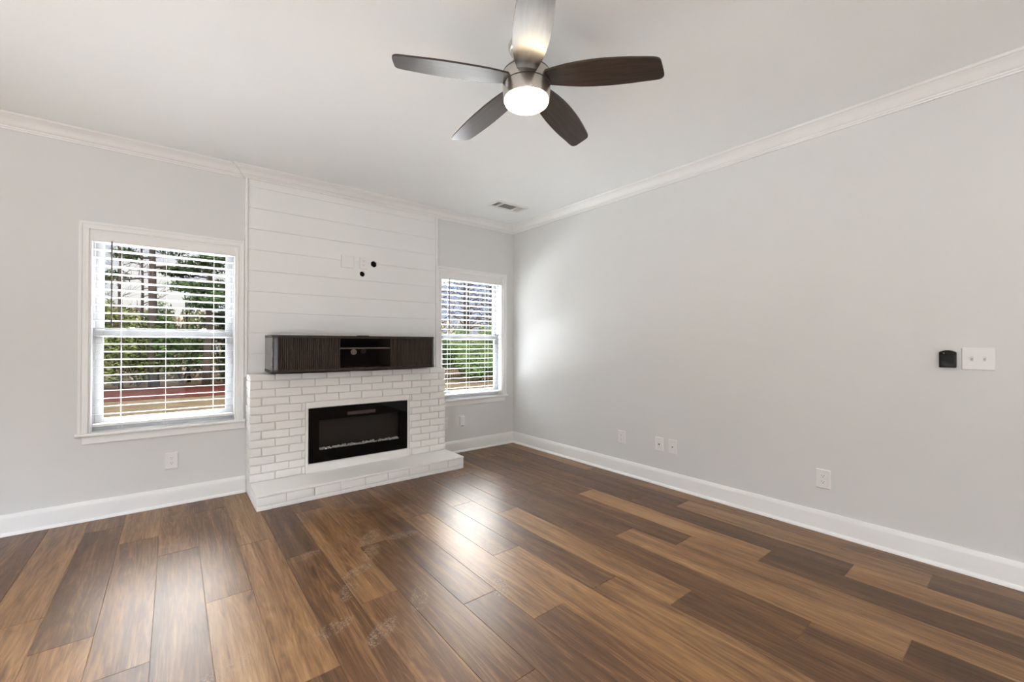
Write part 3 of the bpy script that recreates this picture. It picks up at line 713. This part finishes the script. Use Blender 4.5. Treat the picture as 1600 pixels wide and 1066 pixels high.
# ================================================================ WALL PLATES (built facing -y, origin on the wall)
def plate(root, w, h, bev=.004):
    bm = nb(); a = rrect(-w/2, w/2, -h/2, h/2, .004); b = rrect(-w/2+bev, w/2-bev, -h/2+bev, h/2-bev, .003); n = len(a)
    A = [bm.verts.new((x, -.0003, z)) for x, z in a]; A2 = [bm.verts.new((x, -.0025, z)) for x, z in a]; B = [bm.verts.new((x, -.0065, z)) for x, z in b]
    bm.faces.new(A); bm.faces.new(B)
    for i in range(n):
        j = (i+1) % n; bm.faces.new((A[i], A[j], A2[j], A2[i])); bm.faces.new((A2[i], A2[j], B[j], B[i]))
    bmesh.ops.recalc_face_normals(bm, faces=bm.faces[:]); return link('cover_plate', bm, M['plastic'], root)
def receptacle(root, dx=0, small=1.0):
    for dz in (-.0195, .0195):
        bm = nb(); P = [(dx+.0172*math.cos(a)*small, dz+max(-.0125, min(.0125, .0172*math.sin(a)))) for a in [2*PI*i/28 for i in range(28)]]
        Q = []
        for p in P:
            if not Q or (abs(p[0]-Q[-1][0])+abs(p[1]-Q[-1][1])) > 1e-5: Q.append(p)
        prism_y(bm, Q, -.0085, -.0062); r = link('receptacle', bm, M['plastic'], root)
        bm = nb(); box(bm, dx-.0075, dx-.0053, -.0090, -.0083, dz+.001, dz+.009); box(bm, dx+.0053, dx+.0075, -.0090, -.0083, dz+.001, dz+.008)
        prism_y(bm, disc(dx, dz-.0065, .0026, 12), -.0090, -.0083); link('slot', bm, M['slot'], r)
    bm = nb(); prism_y(bm, disc(dx, 0, .003, 12), -.0078, -.0062); link('screw', bm, M['plastic'], root)
def screws(root, pts):
    for x, z in pts:
        bm = nb(); prism_y(bm, disc(x, z, .003, 12), -.0077, -.0062); link('screw', bm, M['plastic'], root)
def outlet(label, loc, rz=0, group='wall outlets'):
    t = thing('wall_outlet', label, 'outlet', loc, rz, group); plate(t, .082, .126); receptacle(t); return t
RZ = -PI/2
outlet('white duplex outlet low on the wall under the window left of the fireplace', (-.004, YB, .344))
outlet('white duplex outlet low on the right wall, the closest one to the room corner', (XR, 2.543, .352), RZ)
outlet('white duplex outlet low on the right wall, nearest the light switch', (XR, .916, .352), RZ)
t = thing('cable_jack', 'white plate with a square port, left of the pair low on the right wall', 'wall plate', (XR, 2.137, .358), RZ, 'jack plates low on the right wall')
plate(t, .080, .126); screws(t, [(0, .042), (0, -.042)]); bm = nb(); box(bm, -.007, .007, -.0085, -.0062, -.006, .006, .001, 1); link('port', bm, M['slot'], t)
t = thing('cable_jack', 'white plate with a round port, right of the pair low on the right wall', 'wall plate', (XR, 2.007, .357), RZ, 'jack plates low on the right wall')
plate(t, .078, .124); screws(t, [(0, .042), (0, -.042)]); bm = nb(); prism_y(bm, disc(0, 0, .0045, 12), -.014, -.0062); link('port', bm, M['slot'], t)
# plates above the console
t = thing('blank_plate', 'white double-width blank cover plate on the shiplap, left of the outlet', 'wall plate', (1.317, YB-.020, 2.047))
plate(t, .120, .118); screws(t, [(-.022, .042), (.022, .042), (-.022, -.042), (.022, -.042)])
t = thing('wall_outlet', 'white outlet high on the shiplap between the blank plate and the two holes', 'outlet', (1.473, YB-.020, 2.05), 0, 'wall outlets')
plate(t, .080, .118); receptacle(t)
# right-hand window side
t = thing('wall_outlet', 'white outlet under the corner window, half hidden behind the fireplace bricks', 'outlet', (2.400, YB, .352), 0, 'wall outlets')
plate(t, .080, .118); receptacle(t)
t = thing('plug_adapter', 'white box plugged in low under the window by the room corner', 'plug-in adapter', (2.620, YB, .362))
plate(t, .078, .122); bm = nb(); box(bm, -.031, .031, -.040, -.0066, -.054, .05, .005, 3); link('adapter_body', bm, M['trim'], t, autosm=40)
bm = nb(); box(bm, -.006, .012, -.034, -.016, -.060, -.0541); link('socket', bm, M['slot'], t)
# two-gang toggle switch
t = thing('light_switch', 'white double toggle light switch on the right wall beside the black box', 'light switch', (XR, .2145, 1.1735), RZ)
plate(t, .125, .121); screws(t, [(-.023, .03), (.023, .03), (-.023, -.03), (.023, -.03)])
for dx in (-.023, .023):
    bm = nb(); box(bm, dx-.0055, dx+.0055, -.0072, -.0062, -.0125, .0125); s = link('toggle_slot_shade', bm, mat('toggle_shade', (.55, .54, .52, 1), .4), t)
    bm = nb(); vs = box(bm, dx-.004, dx+.004, -.019, -.0070, -.004, .004)
    for v in vs:
        if v.co.y < -.01: v.co.z += .0075
    bmesh.ops.bevel(bm, geom=bm.edges[:], offset=.001, segments=2, affect='EDGES'); link('toggle', bm, M['plastic'], t)
# black holder
t = thing('remote_holder', 'small black wall-mounted box with an arched top, left of the light switch', 'wall holder', (XR, .329, 1.169), RZ)
bm = nb(); P = [(-.031, -.047), (.031, -.047), (.034, -.044), (.034, .036), (.033, .040)]
P += [(.033-.066*k/10, .040+.0105*math.sin(PI*k/10)) for k in range(1, 10)] + [(-.033, .040), (-.034, .036), (-.034, -.044)]
prism_y(bm, P, -.024, -.0003, .003); hb = link('holder_body', bm, M['black_plastic'], t, autosm=35)
bm = nb(); prism_y(bm, rrect(-.0275, .0275, -.043, .022, .004), -.028, -.0238, .0015); link('front_cover', bm, M['black_plastic'], t, autosm=35)
bm = nb(); prism_y(bm, disc(-.014, .034, .0018, 10), -.0250, -.0238); link('indicator', bm, M['plastic'], t)

# ================================================================ OUTDOORS
GZ = -.5
def ground(name, x0, x1, y0, y1, z, m, label, cat, kind='structure', nx=1):
    bm = nb(); vs = [bm.verts.new(p) for p in ((x0, y0, z), (x1, y0, z), (x1, y1, z), (x0, y1, z))]; bm.faces.new(vs); return tag(link(name, bm, m), label, cat, kind=kind)
def ground_mat(name, c1, c2, sc):
    m = bpy.data.materials.new(name); m.use_nodes = True; n = m.node_tree; p = n.nodes['Principled BSDF']; p.inputs['Roughness'].default_value = .95; p.inputs['Specular IOR Level'].default_value = 0
    t = n.nodes.new('ShaderNodeTexCoord'); a = n.nodes.new('ShaderNodeTexNoise'); a.inputs['Scale'].default_value = sc; a.inputs['Detail'].default_value = 8; a.inputs['Roughness'].default_value = .7
    r = n.nodes.new('ShaderNodeValToRGB'); r.color_ramp.elements[0].position = .38; r.color_ramp.elements[1].position = .62; r.color_ramp.elements[0].color = c1; r.color_ramp.elements[1].color = c2
    n.links.new(t.outputs['Object'], a.inputs['Vector']); n.links.new(a.outputs['Fac'], r.inputs[0]); n.links.new(r.outputs[0], p.inputs['Base Color']); return m
ground('ground', -90, 90, -60, 90, GZ, ground_mat('dormant_grass', (.0074, .0052, .0028, 1), (.0125, .0092, .0055, 1), 3.0), 'dry tan lawn outside the windows', 'lawn')
ground('ground_mulch', -14, 9, 17.4, 22.5, GZ+.01, ground_mat('red_mulch', (.0046, .0014, .0010, 1), (.0080, .0027, .0020, 1), 6.0), 'strip of red pine mulch at the edge of the lawn', 'mulch bed')
pb = ground_mat('back_bounce_surface', (.50, .49, .465, 1), (.57, .56, .53, 1), 2.0)  # pale ground added outside the back windows to bounce light indoors
ground('ground_bounce_back', -7, 11, YB+.6, 10.5, GZ+.03, pb, 'pale surface added outside the back windows to bounce light indoors', 'light reflector')
pm = ground_mat('side_bounce_surface', (.105, .107, .104, 1), (.118, .12, .117, 1), 2.0)  # unseen pale ground added behind and left of the house as light bounce
ground('ground_bounce_front', -16, 14, -16, YF-.6, GZ+.35, pm, 'pale surface added behind the house to bounce light indoors', 'added_reflector')
ground('ground_bounce_left', -14, XL-.6, YF-.6, 4.0, GZ+.35, pm, 'pale surface added on the left side of the house to bounce light indoors', 'added_reflector')
def leafy(name, col, trans=.0, var=.35):
    m = bpy.data.materials.new(name); m.use_nodes = True; n = m.node_tree; p = n.nodes['Principled BSDF']; p.inputs['Roughness'].default_value = .9; p.inputs['Specular IOR Level'].default_value = 0
    t = n.nodes.new('ShaderNodeTexCoord'); a = n.nodes.new('ShaderNodeTexNoise'); a.inputs['Scale'].default_value = 3.5; a.inputs['Detail'].default_value = 5
    r = n.nodes.new('ShaderNodeValToRGB'); r.color_ramp.elements[0].position = .35; r.color_ramp.elements[1].position = .65
    r.color_ramp.elements[0].color = tuple(c*(1-var) for c in col)+(1,); r.color_ramp.elements[1].color = tuple(c*(1+var) for c in col)+(1,)
    n.links.new(t.outputs['Object'], a.inputs['Vector']); n.links.new(a.outputs['Fac'], r.inputs[0]); n.links.new(r.outputs[0], p.inputs['Base Color']); return m
M['lf_dark'] = leafy('evergreen_needles', (.0062, .0095, .0036)); M['lf_mid'] = leafy('green_leaves', (.0125, .0185, .0056)); M['lf_yel'] = leafy('yellow_green_leaves', (.027, .030, .009)); M['lf_brown'] = leafy('dry_leaves', (.034, .026, .017), var=.6)
M['lf_lime'] = leafy('bright_green_leaves', (.0175, .027, .009))
def leaves(verts, faces, rg, c, rad, n, size, aspect=1.6):
    cx, cy, cz = c
    for _ in range(n):
        while True:
            p = [rg.uniform(-1, 1) for _ in range(3)]; d = p[0]**2+p[1]**2+p[2]**2
            if d <= 1: break
        q = Vector((cx+p[0]*rad[0], cy+p[1]*rad[1], cz+p[2]*rad[2]))
        a = Vector([rg.gauss(0, 1) for _ in range(3)]).normalized(); b = a.orthogonal().normalized(); s = size*rg.uniform(.6, 1.4)
        i = len(verts); verts += [q-a*s*aspect, q+b*s*.5, q+a*s*aspect, q-b*s*.5]; faces.append((i, i+1, i+2, i+3))
def leafmesh(name, verts, faces, m, parent=None):
    me = bpy.data.meshes.new(name); me.from_pydata([tuple(v) for v in verts], [], faces); me.materials.append(m)
    o = bpy.data.objects.new(name, me); COL.objects.link(o)
    if parent: o.parent = parent
    return o
def tree(x, y, h, label, cat, crown_mat, nclump, nleaf, r0, spread, base=.35, rt=.12, nbr=14, leaf=.07, seed=0, bark='bark', name='tree', group='trees behind the yard'):
    rg = random.Random(seed); root = thing(name, label, cat, (x, y, GZ), 0, group)
    bm = nb(); lean = (rg.uniform(-.3, .3), rg.uniform(-.3, .3))
    K = 8; tp = [(lean[0]*(k/K)**2+rg.uniform(-.03, .03), lean[1]*(k/K)**2, h*k/K) for k in range(K+1)]
    tube(bm, tp, [rt*(1-.85*k/K) for k in range(K+1)], 7)
    ends = []
    for k in range(nbr):
        t = base+(1-base)*(k+.5)/nbr; z = h*t; a = rg.uniform(0, 2*PI); L = spread*(1.15-t)*rg.uniform(.7, 1.2)+.25
        bx, by = lean[0]*t*t, lean[1]*t*t; up_ = rg.uniform(.1, .55) if bark != 'barkpine' else rg.uniform(-.1, .25)
        pts = [(bx, by, z)]; 
        for s in range(1, 5):
            f = s/4; pts.append((bx+math.cos(a)*L*f+rg.uniform(-.06, .06), by+math.sin(a)*L*f+rg.uniform(-.06, .06), z+up_*L*f+rg.uniform(-.05, .06)))
        tube(bm, pts, [rt*.32*(1-.8*s/4)*(1.3-t) for s in range(5)], 5); ends.append(pts)
        for tw in range(7 if nclump == 0 else 2):
            s0 = Vector(pts[rg.randint(1, 4)]); d = Vector((rg.uniform(-1, 1), rg.uniform(-1, 1), rg.uniform(.1, 1.1)))*L*.35
            tube(bm, [s0, s0+d*.5, s0+d+Vector((rg.uniform(-.1, .1), 0, .08))], [rt*.1, rt*.07, rt*.03], 4)
    link('trunk', bm, M[bark], root, smooth=True)
    if nclump:
        V, F = [], []
        for k in range(nclump):
            pts = ends[k % len(ends)]; p = pts[rg.randint(2, 4)]
            s = r0*rg.uniform(.6, 1.25); leaves(V, F, rg, (p[0]+rg.uniform(-.2, .2), p[1]+rg.uniform(-.2, .2), p[2]+rg.uniform(-.05, .15)), (s, s, s*.45), nleaf, leaf)
        leafmesh('foliage', V, F, crown_mat, root)
    return root
def shrub(x, y, w, h, label, m, n, seed, leaf=.055, d=None):
    rg = random.Random(seed); root = thing('shrub', label, 'shrub', (x, y, GZ), 0, 'shrubs at the edge of the woods')
    bm = nb()
    for k in range(7):
        a = rg.uniform(0, 2*PI); tube(bm, [(0, 0, 0), (math.cos(a)*w*.2, math.sin(a)*.2, h*.4), (math.cos(a)*w*.4, math.sin(a)*.4, h*.85)], [.03, .02, .008], 5)
    link('stem', bm, M['bark'], root)
    V, F = [], []
    for k in range(12):
        f = rg.random(); leaves(V, F, rg, (rg.uniform(-.38, .38)*w, rg.uniform(-.35, .35)*(d or w), h*(.25+.6*f)), (w*.26, w*.26, h*.2), n//12, leaf)
    leafmesh('foliage', V, F, m, root); return root
# woodland mass at the back (uncountable brush and trunks)
V, F = [], []; rg = random.Random(40)
for k in range(15000):
    q = Vector((rg.uniform(-12, 24), rg.uniform(27, 31), GZ+(rg.random()**1.5)*3.5)); a = Vector((rg.gauss(0, .5), rg.gauss(0, .3), rg.gauss(0, 1))).normalized(); b = a.orthogonal().normalized(); s = rg.uniform(.1, .26)
    i = len(V); V += [q-a*s, q+b*s*.5, q+a*s, q-b*s*.5]; F.append((i, i+1, i+2, i+3))
tag(leafmesh('woodland_brush', V, F, M['lf_brown']), 'tangle of brown brush and dry leaves deep in the woods', 'brush', kind='stuff')
V, F = [], []
for k in range(9000):
    q = Vector((rg.uniform(-10, 24), rg.uniform(23.5, 26), GZ+(rg.random()**1.2)*2.4)); a = Vector((rg.gauss(0, .5), rg.gauss(0, .3), rg.gauss(0, 1))).normalized(); b = a.orthogonal().normalized(); s = rg.uniform(.05, .16)
    i = len(V); V += [q-a*s, q+b*s*.4, q+a*s, q-b*s*.4]; F.append((i, i+1, i+2, i+3))
tag(leafmesh('undergrowth', V, F, M['lf_brown']), 'low brown undergrowth along the front of the woods', 'undergrowth', kind='stuff')
# seen through the left window
tree(-.62, 22.5, 9.5, 'tall pine with a thick trunk seen through the middle of the left window', 'tree', M['lf_dark'], 26, 120, .55, 2.2, base=.45, rt=.20, seed=1, bark='barkpine', name='pine_tree')
tree(1.1, 21.5, 8.0, 'dense dark evergreen filling the upper right of the left window', 'tree', M['lf_dark'], 60, 150, .62, 2.3, base=.33, rt=.16, nbr=22, seed=2, bark='barkpine', name='pine_tree')
tree(-1.55, 22.0, 7.5, 'thin bare tree against the sky at the left edge of the left window', 'tree', None, 0, 0, 0, 2.2, base=.3, rt=.07, nbr=16, seed=3, name='bare_tree')
tree(-1.05, 25.0, 8.5, 'slim leafless tree just left of the thick pine', 'tree', None, 0, 0, 0, 2.4, base=.35, rt=.085, nbr=16, seed=4, name='bare_tree')
tree(-4.0, 23.0, 8.0, 'leafless tree well to the left of the left window view', 'tree', None, 0, 0, 0, 2.4, rt=.1, seed=5, name='bare_tree')
tree(3.6, 23.5, 9.0, 'evergreen standing to the right of the dense one', 'tree', M['lf_dark'], 40, 130, .6, 2.3, base=.3, rt=.17, seed=6, bark='barkpine', name='pine_tree')
for i, (x, y, w, h, mk, lab) in enumerate([
    (-2.6, 22.8, 2.2, 3.5, 'lf_yel', 'yellow-green shrub at the left edge of the left window view'),
    (-1.1, 23.0, 2.0, 3.6, 'lf_yel', 'tall yellow-green shrub left of the pine trunk'),
    (.3, 22.9, 2.0, 3.4, 'lf_mid', 'mid green shrub directly right of the pine trunk'),
    (1.8, 22.9, 2.2, 3.7, 'lf_dark', 'dark green shrub below the dense evergreen'),
    (3.6, 22.6, 2.4, 3.6, 'lf_dark', 'dark green shrub past the right edge of the left window view')]):
    shrub(x, y, w, h, lab, M[mk], 3600, 50+i)
for i, x in enumerate((-1.9, -.75, .55, 1.35, 2.2)):
    tree(x, 24.2+.3*(i % 2), 5.2, ['grey sapling behind the leftmost shrub', 'grey sapling behind the tall yellow-green shrub', 'grey sapling behind the mid green shrub', 'grey sapling left of the dark green shrub', 'grey sapling right of the dark green shrub'][i], 'tree', None, 0, 0, 0, 1.0, base=.3, rt=.07, nbr=8, seed=70+i, name='sapling')
# seen through the right window
for i, (x, y, h, rt, lab) in enumerate([(11.9, 22.6, 8.5, .14, 'bare tree at the left of the corner window view'), (12.9, 24.5, 9.0, .10, 'slender bare tree second from the left in the corner window'),
    (13.9, 22.0, 9.0, .12, 'bare tree in the middle of the corner window view'), (14.9, 23.2, 8.6, .11, 'bare tree right of centre in the corner window'), (15.9, 21.9, 8.8, .13, 'bare tree at the right edge of the corner window view'),
    (10.8, 24.8, 9.2, .12, 'bare tree hidden mostly behind the fireplace wall'), (17.3, 23.8, 9.0, .12, 'bare tree past the right edge of the corner window')]):
    tree(x, y, h, lab, 'tree', M['lf_brown'] if i % 2 else None, 10 if i % 2 else 0, 50, .6, 2.6, base=.28, rt=rt, nbr=32, seed=90+i, name='bare_tree', leaf=.06)
for i, (x, y, w, h, mk, lab) in enumerate([
    (10.3, 19.0, 2.4, 2.6, 'lf_dark', 'dark shrub at the far left of the corner window view'), (12.0, 19.3, 2.2, 2.4, 'lf_mid', 'mid green shrub left of centre in the corner window'),
    (13.4, 19.4, 2.2, 2.9, 'lf_mid', 'mid green shrub in the middle of the corner window'), (14.8, 19.6, 2.2, 3.1, 'lf_lime', 'bright green shrub at the right of the corner window view'), (16.4, 19.8, 2.4, 3.1, 'lf_lime', 'bright green shrub past the right edge of the corner window'),
    (11.4, 16.6, 1.8, 1.5, 'lf_mid', 'low green shrub in front, corner window left'), (12.6, 16.4, 1.9, 1.3, 'lf_mid', 'low green shrub in front, corner window right')]):
    shrub(x, y, w, h, lab, M[mk], 3300, 130+i)
